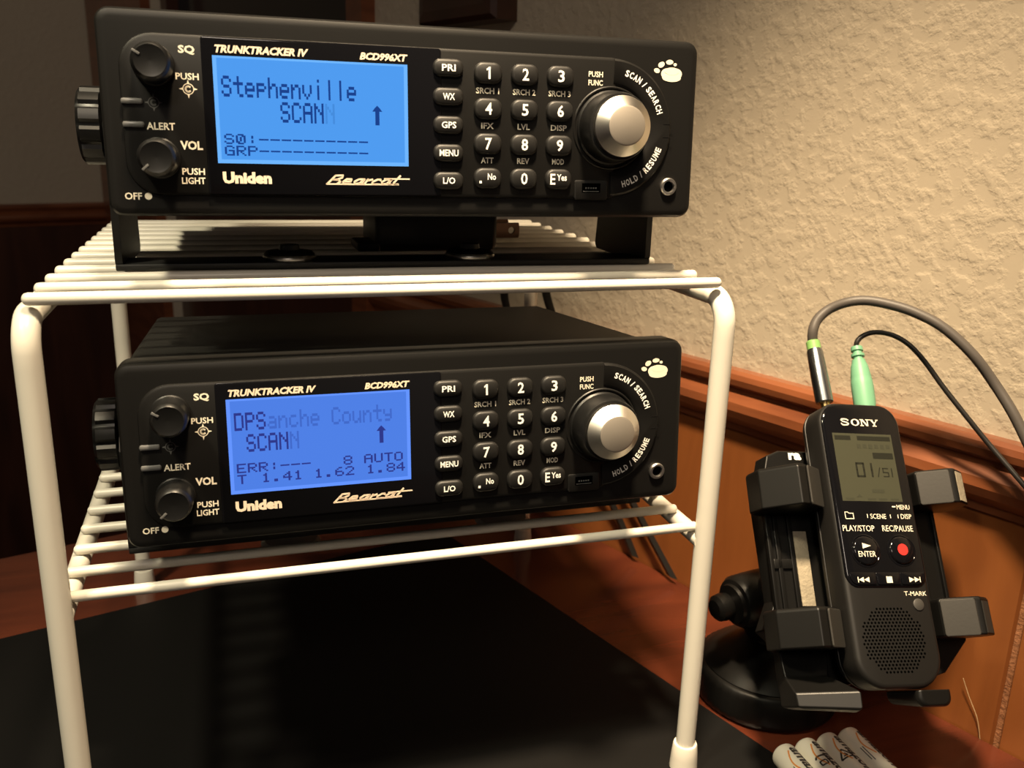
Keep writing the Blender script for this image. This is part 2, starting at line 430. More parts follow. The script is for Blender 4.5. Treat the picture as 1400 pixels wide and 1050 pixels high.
def lcd(b, txt, col, z0, z1, y, x0=32.7, pitch=3.225):
    dw = pitch/6; dh = (z1-z0)/7
    for k, ch in enumerate(txt):
        if ch == ' ' or ch not in F5: continue
        if ch == '^':
            xa = x0+(col+k)*pitch; cx = xa+2.5*dw
            b.poly([(cx-.62, z0), (cx+.62, z0), (cx+.62, z1-1.75), (cx+1.5, z1-1.75), (cx+.75, z1-.75), (cx, z1), (cx-.75, z1-.75), (cx-1.5, z1-1.75), (cx-.62, z1-1.75)], y, .04); continue
        rows = F5[ch].split()
        for r, row in enumerate(rows):
            c = 0
            while c < 5:
                if row[c] == '1':
                    e = c
                    while e+1 < 5 and row[e+1] == '1': e += 1
                    xx = x0+(col+k)*pitch+c*dw; zz = z1-(r+1)*dh
                    b.rect(xx-.02, xx+(e-c+1)*dw+.03, zz-.02, zz+dh+.02, y, .04)
                    c = e+1
                else: c += 1

def ring_arc(b, cx, cz, r, a0, a1, wd, y, n=20):
    b.line([(cx+r*math.cos(a0+(a1-a0)*i/n), cz+r*math.sin(a0+(a1-a0)*i/n)) for i in range(n+1)], wd, y)
def target(b, x, z, s, y):
    ring_arc(b, x, z, s, 0, 2*PI, s*.16, y)
    ring_arc(b, x, z, s*.5, .8, 2*PI-.8, s*.34, y, 12)
    for k in range(4):
        a = k*PI/2; c, d = math.cos(a), math.sin(a)
        b.poly([(x+c*s*1.05-d*s*.22, z+d*s*1.05+c*s*.22), (x+c*s*1.05+d*s*.22, z+d*s*1.05-c*s*.22), (x+c*s*1.75, z+d*s*1.75)], y)
def arctext(b, txt, cx, cz, r, a0, a1, h, y, inward):
    """letters set one by one on an arc; a0 first letter, a1 last"""
    n = len(txt)
    wd = {'I': .4, '/': .7, ' ': .5}
    tot = sum(wd.get(c, 1.) for c in txt); acc = 0
    for c in txt:
        q = wd.get(c, 1.); a = a0+(a1-a0)*(acc+q/2)/tot; acc += q
        if c == ' ': continue
        L = abs(a1-a0)*r/tot*q*.80
        x, z = cx+r*math.cos(a), cz+r*math.sin(a)
        b.text(c, x-L/2, x+L/2, z-h/2, z+h/2, y, bold=.03, rot=(a-PI/2 if inward else a+PI/2))

# ------------------------------------------------------------------ radio scanners
KX, KZ = (111.5, 123.35, 135.1), (43.7, 33.15, 22.6, 12.1)
def key_shape(b, x, z, w_, h_, yb, yf):
    r = h_*.42
    def rg(i, y): return rrp((x-w_/2+i, x+w_/2-i, z-h_/2+i, z+h_/2-i), max(r-i, .1), lambda a, c: (a, y, c), 5)
    b.loft([rg(0, yb), rg(0, yf+.9), rg(.25, yf+.35), rg(.8, yf)])

def scanner(loc, yaw, pitch, strap, cups, label, screen, lcdm, rimm):
    root = thing('radio_scanner', label, 'radio scanner', loc, 'black radio scanners on the wire rack', Euler((pitch, 0, yaw)).to_matrix().to_4x4())
    # case behind the front panel
    b = B(); b.box(1.8, 176.8, 11, 136, 1.2, 55.6, 2.0)
    b.done('case', CASE, root)
    b = B()
    def rg(i, y, tp): return rrp((0+i, 184-i, 0+i, 57-tp), max(4.2-i, .3), lambda a, c: (a, y, c), 7)
    b.loft([rg(1.0, 13, 1), rg(0, 12, 0), rg(0, 3.4, 0), rg(.25, 2.2, .3), rg(.8, 1.4, .8), rg(1.8, 1.06, 1.8), rg(2.6, 1.0, 2.8)])
    bez = b.done('front_bezel', BEZ, root)
    # raised control panel with its rounded left end, and the round dial surround
    b = B(); b.panel(5.6, 155, 5.9, 50.5, (9.5, 2, 2, 9.5), 1.6, 0.0, 1.1, 8)
    cp = b.done('control_panel', BEZ, root)
    b = B()
    n = 56
    def circ(r, y): return [(152.9+r*math.cos(2*PI*i/n), y, 28.5+r*math.sin(2*PI*i/n)) for i in range(n)]
    def sec(r0, r1, y):
        return [(152.9+r1*math.cos(a), y, 28.5+r1*math.sin(a)) for a in [(-PI/2+PI*i/36)*.98 for i in range(37)]]+[(152.9+r0*math.cos(a), y, 28.5+r0*math.sin(a)) for a in [(PI/2-PI*i/36)*.98 for i in range(37)]]
    b.loft([sec(13.3, 21.9, 1.6), sec(13.3, 21.6, .35), sec(14.2, 20.9, -.25)])
    b.rect(171.6, 175, 30.3, 30.6, -.32); b.rect(171.6, 175, 26.1, 26.4, -.32)
    b.done('dial_surround', BEZ, root)
    b = B(); b.lathe([(12.2, -.2), (12.2, .1), (12.5, .4), (12.8, .4), (13.1, .1), (13.1, -.2)], FRONT(152.9, 28.5, 0), 56, caps=False)
    b.done('dial_well_rim', BEZ, root)
    # glossy display window
    b = B(); b.panel(27.6, 96.8, 6.3, 50.1, .8, .6, -.35, .35, 3)
    dp = b.done('display_panel', GLOSS, root)
    b = B()
    b.rect(30.6, 86.4, 15.3, 45.0, -.40, .04)
    b.mi = 1
    for q in ((30.6, 31.7, 15.3, 45), (85.3, 86.4, 15.3, 45), (31.7, 85.3, 15.3, 16.4), (31.7, 85.3, 44.4, 45)): b.rect(*q, -.43, .03)
    sc = b.done('lcd_screen', [lcdm, rimm], root, smooth=False)
    b = B(); gb = B(); screen(b, gb)
    b.done('lcd_text', TXT_A if lcdm is LCD_A else TXT_B, sc, smooth=False)
    gb.done('fading_lcd_text', GHO_A if lcdm is LCD_A else GHO_B, sc, smooth=False)
    # printing on the display window
    b = B(); y = -.42
    b.text('TRUNKTRACKER IV', 31.4, 57.4, 45.75, 47.95, y, .25, .045)
    b.done('series_lettering', GOLDP, dp, smooth=False)
    b = B(); b.text('BCD996XT', 72.2, 86.5, 45.75, 47.95, y, .25, .045)
    b.done('model_lettering', GOLDP, dp, smooth=False); b = B()
    # maker's blocky wordmark
    b.text('Uniden', 31.7, 45.5, 9.5, 12.9, y, 0, .055)
    b.done('maker_lettering', GOLDP, dp, smooth=False); b = B()
    # flowing script wordmark with its long underline and crossbar
    x0, z0, q = 61.4, 9.75, .55
    b.line([(x0, z0), (x0+21.5, z0)], .42, y)
    def sl(*p): return [(x0+a+(c*.75), z0+c) for a, c in p]
    b.line(sl((.2, 0), (.9, 2.5), (3.0, 2.6), (3.3, 1.9), (2.2, 1.35), (.8, 1.3), (2.6, 1.25), (3.6, .7), (3.0, .05)), q, y)
    b.line(sl((4.6, .8), (6.6, .8), (6.4, 1.5), (5.0, 1.5), (4.4, .7), (5.0, .05), (7.2, .05)), q, y)
    b.line(sl((10.4, 1.5), (8.6, 1.5), (7.8, .8), (8.3, .1), (9.6, .3), (10.4, 1.5), (10.2, .05), (11.2, .05)), q, y)
    b.line(sl((11.2, .05), (11.4, 1.5), (11.8, 1.2), (12.7, 1.5)), q, y)
    b.line(sl((15.4, 1.15), (15.2, 1.5), (14.3, 1.5), (13.3, .8), (13.6, .1), (14.4, .05), (15.9, .05)), q, y)
    b.line(sl((18.6, 1.5), (16.9, 1.5), (16.1, .8), (16.6, .1), (17.9, .3), (18.6, 1.5), (18.5, .05), (19.6, .05)), q, y)
    b.line(sl((20.4, 2.7), (19.9, .5), (20.4, .05), (21.6, .1)), q, y)
    b.line([(x0+17.5, z0+1.75), (x0+25.2, z0+1.75)], .42, y)
    b.done('script_lettering', GOLDP, dp, smooth=False)
    # printing on the control panel
    b = B(); y = -.05
    def T(s, x, z, w_, h_, **k): b.text(s, x-w_/2, x+w_/2, z-h_/2, z+h_/2, y, **k)
    T('SQ', 23.8, 46.1, 4.4, 2.5, bold=.035); T('PUSH', 23.6, 39, 6.2, 1.85); T('VOL', 23.6, 20.1, 6.1, 2.5, bold=.035)
    T('PUSH', 23.7, 12.8, 6.2, 1.9); T('LIGHT', 23.6, 10.2, 6.5, 1.9); T('ALERT', 15.7, 25.2, 7.6, 2.0)
    b.done('knob_lettering', CREAM, cp, smooth=False)
    b = B(); target(b, 23.7, 35.6, 1.45, y); b.done('target_mark', CREAM, cp, smooth=False)
    b = B()
    for x, s1, s2, s3 in zip(KX, ('SRCH 1', 'SRCH 2', 'SRCH 3'), ('IFX', 'LVL', 'DISP'), ('ATT', 'REV', 'MOD')):
        T(s1, x, 38.55, 7.4, 1.8); T(s2, x, 28.1, 1.35*len(s2), 1.8); T(s3, x, 17.6, 1.35*len(s3), 1.8)
    b.done('key_lettering', CREAM, cp, smooth=False)
    b = B(); T('PUSH', 147.2, 45.0, 4.9, 1.75); T('FUNC', 147.2, 42.4, 4.9, 1.75)
    b.done('dial_push_lettering', CREAM, cp, smooth=False)
    b = B(); target(b, 14.2, 31.6, 1.4, -.05); b.done('dim_indicator_mark', GREYP, cp, smooth=False)
    b = B(); b.text('OFF', 4.6, 9.2, 4.7, 6.7, .92); b.disc(10.9, 5.7, 1.0, 1.0, .92)
    b.done('off_lettering', CREAM, bez, smooth=False)
    b = B()
    arctext(b, 'SCAN / SEARCH', 152.9, 28.5, 17.9, math.radians(76), math.radians(16), 2.1, -.32, True)
    arctext(b, 'HOLD / RESUME', 152.9, 28.5, 18.3, math.radians(-76), math.radians(-18), 2.1, -.32, False)
    b.done('dial_lettering', WHITEP, root, smooth=False)
    b = B(); y = .93
    b.disc(172.6, 46.3, 2.2, 1.75, y); b.disc(175.6, 46.4, 2.3, 1.75, y-.02); b.disc(174.2, 45.2, 3.4, 1.35, y-.04); b.disc(174.2, 47.2, 2.6, 1.2, y-.06)
    for x, z, rx, rz, a in ((168.9, 47.2, 1.05, .75, -.2), (170.4, 49.1, 1.2, .85, .5), (173.3, 50.0, 1.3, .75, .1), (175.3, 49.3, .6, .5, 0)): b.disc(x, z, rx, rz, y, rot=a)
    b.done('paw_emblem', CREAM, bez, smooth=False)
    # keys
    leg = [[('1', 3.6), ('2', 3.6), ('3', 3.6)], [('4', 3.6), ('5', 3.6), ('6', 3.6)], [('7', 3.6), ('8', 3.6), ('9', 3.6)]]
    for r, z in enumerate(KZ):
        for c, x in enumerate(KX):
            b = B(); key_shape(b, x, z, 8.9, 6.4, .2, -1.5); k = b.done('key', RUBB, root)
            b = B(); y = -1.56
            if r < 3:
                t = leg[r][c][0]; w_ = 1.3 if t == '1' else 2.15
                if t == '1': b.poly([(x-.15, z-1.8), (x+.5, z-1.8), (x+.5, z+1.8), (x+.05, z+1.8), (x-.75, z+1.15), (x-.75, z+.6), (x-.15, z+.95)], y)
                else: b.text(t, x-w_/2, x+w_/2, z-1.8, z+1.8, y, bold=.02)
            elif c == 1: b.text('0', x-1.1, x+1.1, z-1.8, z+1.8, y, bold=.015)
            elif c == 0:
                b.rect(x-2.9, x-2.1, z-1.6, z-.8, y); b.text('No', x-.2, x+2.5, z-.5, z+1.5, y, bold=.02)
            else:
                b.text('E', x-3.0, x-1.3, z-1.7, z+1.7, y, bold=.02); b.text('Yes', x-.8, x+2.6, z-.5, z+1.6, y, bold=.02)
            b.done('key_legend', WHITEP, k, smooth=False)
    for i, t in enumerate(('PRI', 'WX', 'GPS', 'MENU', 'L/O')):
        z = 44.65-8.36*i
        b = B(); key_shape(b, 98.9, z, 9.4, 5.3, .2, -1.5); k = b.done('key', RUBB, root)
        b = B(); w_ = {'PRI': 4.3, 'WX': 3.7, 'GPS': 4.6, 'MENU': 6.0, 'L/O': 3.9}[t]
        b.text(t, 98.9-w_/2, 98.9+w_/2, z-1.0, z+1.0, -1.56, bold=.02); b.done('key_legend', WHITEP, k, smooth=False)
    # knobs
    for nm, x, z, mk in (('squelch_knob', 14.9, 41.7, 2.6), ('volume_knob', 14.7, 16.4, 3.9)):
        b = B(); b.lathe([(5.7, -.1), (5.7, .8), (5.4, 1.0), (5.2, 8.6), (4.9, 9.7), (4.2, 10.4), (3.4, 10.2), (.05, 9.9)], FRONT(x, z, 0), 40)
        kn = b.done(nm, KNOB, root)
        b = B(); a = mk
        b.M = Matrix.Translation((x+4.0*math.cos(a), -10.3, z+4.0*math.sin(a))) @ Matrix.Rotation(-a, 4, 'Y')
        b.box(-1.1, 1.1, -.15, .8, -.35, .35, .1); b.done('pointer_mark', LEDM, kn)
    b = B(); b.lathe([(11.7, -.7), (11.7, .6), (11.2, 1.2), (10.7, 7.2), (10.2, 8.2), (9.3, 8.4), (.05, 8.4)], FRONT(152.9, 28.6, 0), 56)
    kn = b.done('tuning_knob', KNOB, root)
    b = B(); b.lathe([(9.3, 8.3), (9.35, 10.4), (6.1, 13.6)], FRONT(152.9, 28.6, 0), 64, caps=False)
    b.done('silver_ring', SILVER, kn, angle=20)
    b = B(); b.lathe([(6.1, 13.5), (6.05, 13.75), (5.6, 13.95), (.05, 14.1)], FRONT(152.9, 28.6, 0), 48)
    b.done('knob_cap', CAPM, kn)
    for z in (31.8, 25.5):
        b = B(); b.box(5.6, 11.4, -.7, .9, z-.85, z+.85, .6); b.done('indicator_light', LEDM, root)
    # front jack and serial port
    b = B(); F = FRONT(174.8, 10.2, 1)
    b.lathe([(2.9, -.2), (2.9, .7), (2.55, 1.15), (1.95, 1.15), (1.75, .6), (1.75, -.15)], F, 32, caps=False)
    jk = b.done('headphone_jack', CHROME, root)
    b = B(); b.lathe([(1.8, -.1), (1.8, .15)], F, 24); b.done('jack_hole', HOLE, jk)
    b = B()
    b.panel(140.8, 152.4, 5.6, 12.0, .8, .8, -.5, .4, 3)
    us = b.done('serial_port', BLACK, root)
    b = B(); b.rect(143.4, 149.8, 8.0, 11.0, -.55)
    b.done('port_opening', HOLE, us, smooth=False)
    b = B()
    for k in range(5): b.rect(144.6+k*.85, 145.1+k*.85, 9.2, 9.7, -.6)
    b.rect(143.8, 149.4, 8.3, 8.5, -.6)
    b.done('port_contacts', GREYP, us, smooth=False)
    # mounting bracket stands level under the tilted case
    IB = Euler((-pitch, 0, 0)).to_matrix().to_4x4()
    py, pz = 42.0, 27.0
    L = Euler((pitch, 0, 0)).to_matrix() @ Vector((0, py, pz)); ly, lz = L.y, L.z
    b = B(IB)
    for x0, x1 in ((-2.9, -.7), (179.0, 181.1)):
        pts = [(25, strap+3), (27, strap), (74, strap), (76, strap+2), (70, lz), (ly+13, lz+13), (ly-8, lz+13), (25, lz)]
        b.loft([[(x, y, z) for y, z in pts] for x in (x0, x0+.01, x1-.01, x1)])
    b.box(-2.9, 181.1, 25, 41, strap, strap+2.2, .5)
    br = b.done('mounting_bracket', BRKT, root)
    for x, sg in ((-2.9, -1), (181.1, 1)):
        b = B(IB); F = along((x, ly, lz), (sg, 0, 0)); n = 72
        rings = []
        for h, r0 in ((0, 5), (1.6, 5), (1.8, 12.2), (7.6, 12.2), (8.6, 11), (8.8, 3)):
            rings.append([F @ Vector(((r0-(.9 if i % 6 < 2 and r0 > 11.5 else 0))*math.cos(2*PI*i/n), (r0-(.9 if i % 6 < 2 and r0 > 11.5 else 0))*math.sin(2*PI*i/n), h)) for i in range(n)])
        b.loft(rings); b.done('bracket_knob', KNOB, root)
    for x, y in cups:
        F = Matrix.Translation((x, y, 0))
        b = B(IB); b.lathe([(8.4, strap+2.2), (8.4, strap+4.2), (7.6, strap+5), (3.5, strap+5.6), (3.2, strap+7.2), (.05, strap+7.4)], F, 32)
        hd = b.done('suction_cup_nut', KNOB, root)
        b = B(IB); b.lathe([(8.7, strap+2.7), (8.95, strap+3.2), (8.7, strap+3.7)], F, 40, caps=False); b.done('washer_rim', CHROME, hd)
        b = B(IB); b.lathe([(3.2, strap+.2), (3.2, strap-3.6), (4.5, strap-4.6), (9.2, strap-5.6), (10.6, strap-7.2), (10.2, strap-7.4), (8, strap-6.4), (2.2, strap-6), (1.4, strap-9), (.1, strap-9.4)], F, 32)
        b.done('suction_cup', CUP, root)
    return root

def screen_upper(b, g):
    y = -.47
    lcd(b, 'Stephenville', 0, 33.9, 39.6, y); lcd(b, 'SCAN', 5, 27.2, 32.9, y); lcd(b, '^', 13.35, 27.2, 32.9, y)
    lcd(b, 'S0:----------', 0, 20.75, 23.6, y); lcd(b, 'GRP----------', 0, 17.5, 20.3, y)
    lcd(g, 'N', 9, 27.2, 32.9, -.45)
def screen_lower(b, g):
    y = -.47
    lcd(b, 'DPS', 0, 35.2, 40.7, y); lcd(b, 'SCAN', 1, 28.4, 33.9, y); lcd(b, '^', 13.35, 28.2, 33.9, y)
    lcd(b, 'ERR:---', 0, 21.9, 24.8, y); lcd(b, '8', 10, 21.9, 24.8, y); lcd(b, 'AUTO', 12, 21.9, 24.8, y)
    lcd(b, 'T', 0, 18.4, 21.3, y); lcd(b, '1.41', 2.2, 18.4, 21.3, y); lcd(b, '1.62', 7.15, 18.4, 21.3, y); lcd(b, '1.84', 12.2, 18.4, 21.3, y)
    lcd(g, 'anche County', 3, 35.2, 40.7, -.45); lcd(g, 'N', 5, 28.4, 33.9, -.45)
PU, PW = -.0547, -.0862
scanner((0, 0, 73.15), -.0203, PU, ZW+WR-73.15, ((51, 33), (114, 33)), 'upper black radio scanner standing on the rack top, blue screen reading Stephenville SCAN', screen_upper, LCD_A, RIM_A)
scanner((-1.89, -14.24, -25.02), -.0024, PW, ZS+WR+25.02, ((49.5, 38), (129, 38)), 'lower black radio scanner tilted back on the lower rack shelf, violet blue screen reading DPS', screen_lower, LCD_B, RIM_B)

# ------------------------------------------------------------------ power adapter on the rack top
AO = (110, 78, ZW+WR)
ad = thing('power_adapter', 'black plug-in power adapter lying on the rack top behind the upper bracket', 'power adapter', AO)
b = B(); b.box(-24, 25, -14, 22, 0, 16.5, 2.6); b.box(-31, -22, -14, 6, .2, 3.6, 1); b.done('adapter_body', BRKT, ad)
PRONG = mat('tarnished_brass', (.30, .17, .11), .35, metal=1)
for y in (-9, 6):
    b = B(); n = 16
    x0, x1, z0, z1, hx, hz, hr = 24.5, 35.5, 4.6, 10.6, 32.2, 7.6, 1.4
    outer = []
    for i in range(n):
        a = 2*PI*i/n; c, d = math.cos(a), math.sin(a); k = min((x1-hx)/abs(c) if c > 0 else (hx-x0)/max(abs(c), 1e-6), ((z1-hz) if d > 0 else (hz-z0))/max(abs(d), 1e-6))
        outer.append((hx+c*k, hz+d*k))
    inner = [(hx+hr*math.cos(2*PI*i/n), hz+hr*math.sin(2*PI*i/n)) for i in range(n)]
    b.loft([[(p[0], y, p[1]) for p in inner], [(p[0], y, p[1]) for p in outer], [(p[0], y+1.5, p[1]) for p in outer], [(p[0], y+1.5, p[1]) for p in inner], [(p[0], y, p[1]) for p in inner]], False, False)
    b.done('prong', PRONG, ad, smooth=False)

# ------------------------------------------------------------------ voice recorder and phone holder
KS = .92
REC = Vector((230.79, -63.6, -81.6))
RR = (Matrix.Rotation(-.04124, 4, 'Z') @ Matrix.Rotation(-.61395, 4, 'X') @ Matrix.Rotation(.09662, 4, 'Y'))
MK = Matrix.Scale(KS, 4)
rec = thing('voice_recorder', 'slim black digital voice recorder leaning back in the phone holder', 'voice recorder', REC, None, RR)
RECB = mat('recorder_plastic', (.0075, .007, .0065), .5, bump=.2, bscale=2600, bdist=.00006)
b = B(MK)
def rg(i, y): return rrp((i, 37.5-i, i, 114-i), [max(q-i, .3) for q in (12, 12, 9.5, 9.5)], lambda a, c: (a, y, c), 8)
b.loft([rg(7, 20), rg(4.5, 19.3), rg(1.6, 16), rg(.4, 13.6), rg(0, 12.4), rg(0, 11.6), rg(.35, 11.4), rg(.35, 10.8), rg(0, 10.6), rg(0, 2), rg(.5, .8), rg(1.3, .2), rg(2.2, 0)])
b.done('body', RECB, rec)
b = B(MK)
def rf(i, y): return rrp((.9+i, 36.6-i, 37.9+i, 113.2-i), [max(q-i, .2) for q in (5, 5, 8.6, 8.6)], lambda a, c: (a, y, c), 8)
b.loft([rf(0, .5), rf(0, -.3), rf(.4, -.7), rf(1.0, -.85)])
b.done('face_plate', GLOSS, rec)
b = B(MK); b.rect(4.4, 31.8, 71.9, 100.3, -.92)
RS = b.done('recorder_screen', mat('lcd_grey_green', (.045, .047, .031), .3), rec, smooth=False)
b = B(MK); y = -.97
for q in ((5.2, 12.5, 97.4, 99.3), (15.6, 31.0, 97.4, 99.3), (21.6, 31.0, 89.7, 92.3)): b.rect(*q, y)
def seg7(x, z, w_, h_, segs, t=.85):
    P = {'a': ((0, 1), (1, 1)), 'b': ((1, 1), (1, .5)), 'c': ((1, .5), (1, 0)), 'd': ((0, 0), (1, 0)), 'e': ((0, .5), (0, 0)), 'f': ((0, 1), (0, .5)), 'g': ((0, .5), (1, .5))}
    for s in segs:
        p, q = P[s]; b.line([(x+p[0]*w_, z+p[1]*h_), (x+q[0]*w_, z+q[1]*h_)], t, y)
seg7(13.2, 82.2, 3.2, 5.4, 'abcdef'); seg7(16.8, 82.2, 3.2, 5.4, 'bc')
b.line([(22.6, 82.2), (23.8, 86)], .45, y); seg7(25.2, 82.3, 2.3, 3.4, 'afgcd', .5); seg7(26.9, 82.3, 2.3, 3.4, 'bc', .5)
b.done('screen_text', mat('lcd_dark_segment', (.012, .013, .009), .4), RS, smooth=False)
b = B(MK); y = -.97
for k in range(6): b.rect(15+k*2.7, 16.7+k*2.7, 93.9+.2*(k % 2), 95.8, y)
b.rect(18.6, 24.2, 75.4, 76.9, y); b.poly([(11, 73.5), (13.6, 73.5), (12.3, 75)], y)
for x in (6, 16, 21, 26.5): b.rect(x, x+3.8, 72.4, 73.2, y)
b.done('faint_screen_text', mat('lcd_faint_segment', (.034, .036, .024), .4), RS, smooth=False)
# printing on the recorder
b = B(MK); y = -.90
def LT(s, x, z, w_, h_, bold=.0): b.text(s, x-w_/2, x+w_/2, z-h_/2, z+h_/2, y, bold=bold)
LT('MENU', 31.5, 69.7, 5.9, 1.9); b.rect(26.4, 28.0, 69.6, 70.1, y)
b.line([(4.5, 64.7), (8.1, 64.7), (8.1, 66.9), (6.2, 66.9), (5.7, 67.4), (4.5, 67.4), (4.5, 64.7)], .3, y)
LT('SCENE', 19.3, 65.8, 7.1, 2.0); LT('DISP', 32.1, 65.9, 4.9, 2.0)
for x in (14.4, 24.9, 28.4): b.line([(x, 65.2), (x, 66.6)], .3, y)
LT('PLAY/STOP', 9.5, 60.9, 14.2, 2.4); LT('REC/PAUSE', 27.2, 61.0, 14.0, 2.4)
b.done('button_lettering', CREAM, rec, smooth=False)
# wide slab-serif maker's name, drawn stroke by stroke
b = B(MK); y = -.9; z0, z1 = 103.7, 106.7
SX = lambda u: 9.2+u*17.6
def blk(u0, u1, v0, v1): b.rect(SX(u0), SX(u1), z0+v0*(z1-z0), z0+v1*(z1-z0), y)
def st(pts, wd): b.line([(SX(u), z0+v*(z1-z0)) for u, v in pts], wd, y)
st([(.205, .74), (.17, .90), (.11, .93), (.04, .90), (.022, .74), (.06, .58), (.16, .46), (.205, .28), (.18, .12), (.11, .07), (.045, .1), (.018, .28)], .55)
cx_, cz_ = SX(.385), (z0+z1)/2
for i in range(24):
    a0, a1 = 2*PI*i/24, 2*PI*(i+1)/24
    b.poly([(cx_+1.95*math.cos(a0), cz_+1.5*math.sin(a0)), (cx_+1.95*math.cos(a1), cz_+1.5*math.sin(a1)), (cx_+1.1*math.cos(a1), cz_+1.12*math.sin(a1)), (cx_+1.1*math.cos(a0), cz_+1.12*math.sin(a0))], y)
blk(.545, .575, 0, 1); blk(.70, .73, 0, 1); blk(.515, .605, 0, .12); blk(.515, .58, .88, 1); blk(.67, .76, .88, 1)
b.poly([(SX(.545), z1), (SX(.60), z1), (SX(.73), z0), (SX(.685), z0)], y)
b.poly([(SX(.785), z1), (SX(.845), z1), (SX(.915), z0+1.2), (SX(.87), z0+1.2)], y); b.poly([(SX(.965), z1), (SX(.99), z1), (SX(.915), z0+1.2), (SX(.885), z0+1.2)], y)
blk(.875, .915, 0, .45); blk(.84, .95, 0, .12); blk(.765, .865, .88, 1); blk(.935, 1.0, .88, 1)
b.done('maker_lettering', CREAM, rec, smooth=False)
def button(nm, x, z, r):
    b = B(MK); b.lathe([(r+.5, .7), (r+.5, 1.0), (r, 1.15), (r-.3, .95), (r-.5, 1.5), (r-1.0, 1.85), (.05, 1.9)], FRONT(x, z, 0), 36); return b.done(nm, GLOSS, rec)
pb = button('play_button', 10.9, 52.0, 6.1)
b = B(MK); b.poly([(9.2, 52.7), (13.0, 53.8), (9.2, 54.9)], -1.97); b.text('ENTER', 6.9, 14.6, 49.5, 51.7, -1.97, bold=.0); b.done('play_symbol', CREAM, pb, smooth=False)
rb = button('record_button', 27.1, 52.2, 5.9)
b = B(MK); b.disc(27.1, 52.4, 2.3, 2.3, -1.97); b.done('record_dot', mat('red_print', (.62, .03, .025), .5), rb, smooth=False)
for nm, x0, x1, k in (('rewind_button', 2.0, 13.4, 0), ('stop_button', 13.9, 24.2, 1), ('forward_button', 24.7, 35.5, 2)):
    b = B(MK); b.panel(x0, x1, 38.8, 43.6, (3.5 if k == 0 else .6, 3.5 if k == 2 else .6, .6, .6), -.6, -1.35, .4, 4); q = b.done(nm, GLOSS, rec)
    b = B(MK); y = -1.42; z = 40.7; c = (7.9, 19.1, 30.3)[k]
    if k == 1: b.rect(c-1.3, c+1.3, z-1.25, z+1.25, y)
    else:
        s = 1 if k == 2 else -1
        for d in (-2.3, .1): b.poly([(c+s*d, z-1.05), (c+s*d, z+1.05), (c+s*(d+2.3), z)], y)
        b.rect(min(c+s*2.4, c+s*2.75), max(c+s*2.4, c+s*2.75), z-1.05, z+1.05, y)
    b.done('button_symbol', CREAM, q, smooth=False)
b = B(MK); b.text('T-MARK', 25.6, 35.6, 34.6, 36.3, -.06, bold=.0); b.done('mark_lettering', CREAM, rec, smooth=False)
b = B(MK); b.lathe([(2.3, -.2), (2.3, .4), (2.0, .6), (.05, .65)], FRONT(31.0, 31.2, 0), 24); b.done('mark_button', mat('grey_button', (.045, .043, .040), .5), rec)
b = B(MK)
for r in range(-13, 14):
    for c in range(-13, 14):
        x = 17.6+c*1.55+(.775 if r % 2 else 0); z = 18.0+r*1.3
        if math.hypot((x-17.6)/13.6, (z-18.0)/12.8) < 1: b.disc(x, z, .48, .48, -.03, .05, 8)
b.done('speaker_grille', HOLE, rec, smooth=False)

HO = Vector((256, 24, DK))
hol = thing('phone_holder', 'black adjustable suction-cup phone holder gripping the voice recorder beside the rack', 'phone holder', HO)
MH = Matrix.Translation(REC-HO) @ RR @ MK
MW = Matrix.Translation(-HO)
HB = mat('holder_black', (.005, .0048, .0045), .38, spec=.35, bump=.1, bscale=1800, bdist=.00006)
PAD = mat('rubber_pad', (.020, .0185, .016), .6, bump=.3, bscale=900, bdist=.0001)
FOAM = mat('beige_foam', (.30, .26, .19), .9, bump=.8, bscale=700, bdist=.0005, var=.25, vscale=250)
b = B(MW); n = 96
def gear(r, z, k=0): return [((r-(k if i % 2 else 0))*math.cos(2*PI*i/n)+HO.x, (r-(k if i % 2 else 0))*math.sin(2*PI*i/n)+HO.y, z) for i in range(n)]
b.loft([gear(29.5, DK), gear(31.5, DK+1.5), gear(32.2, DK+4, .8), gear(32.2, DK+13, .8), gear(31.2, DK+15.5, .3), gear(29.5, DK+16.5)])
b.done('grip_ring', HB, hol, angle=50)
b = B(MW); b.lathe([(29, DK+15), (29, DK+17), (26, DK+20), (21, DK+23), (15, DK+26), (11, DK+30), (10, DK+36), (10, DK+46), (8, DK+50), (.1, DK+51)], Matrix.Translation((HO.x, HO.y, 0)), 48)
b.done('suction_base', HB, hol)
KN = Vector((241, 19, -92))
b = B(MW); b.tube([(HO.x-4, HO.y, DK+34), (HO.x-8, HO.y-2, DK+46), KN], [9, 9, 9], 20); b.done('arm', HB, hol)
ax = Vector((-.95, -.15, -.05)).normalized()
b = B(MW); b.lathe([(9, -10), (11, -9), (11.4, 0), (11.4, 8), (10.2, 10), (8.6, 10.6), (8.2, 12), (.1, 12.2)], along(KN, ax), 40); b.done('swivel_joint', HB, hol)
b = B(MW); b.lathe([(3, 11.5), (5.4, 12.4), (6, 15), (5.6, 18), (4, 19.6), (.1, 20)], along(KN+Vector((0, 2, -1.5)), ax), 24); b.done('tightening_knob', HB, hol)
bk = MH @ Vector((20, 33, 45))+HO
b = B(MW); b.tube([KN, KN*.5+bk*.5+Vector((4, 0, 0)), bk], [8.5, 8, 9], 20); b.done('ball_stem', HB, hol)
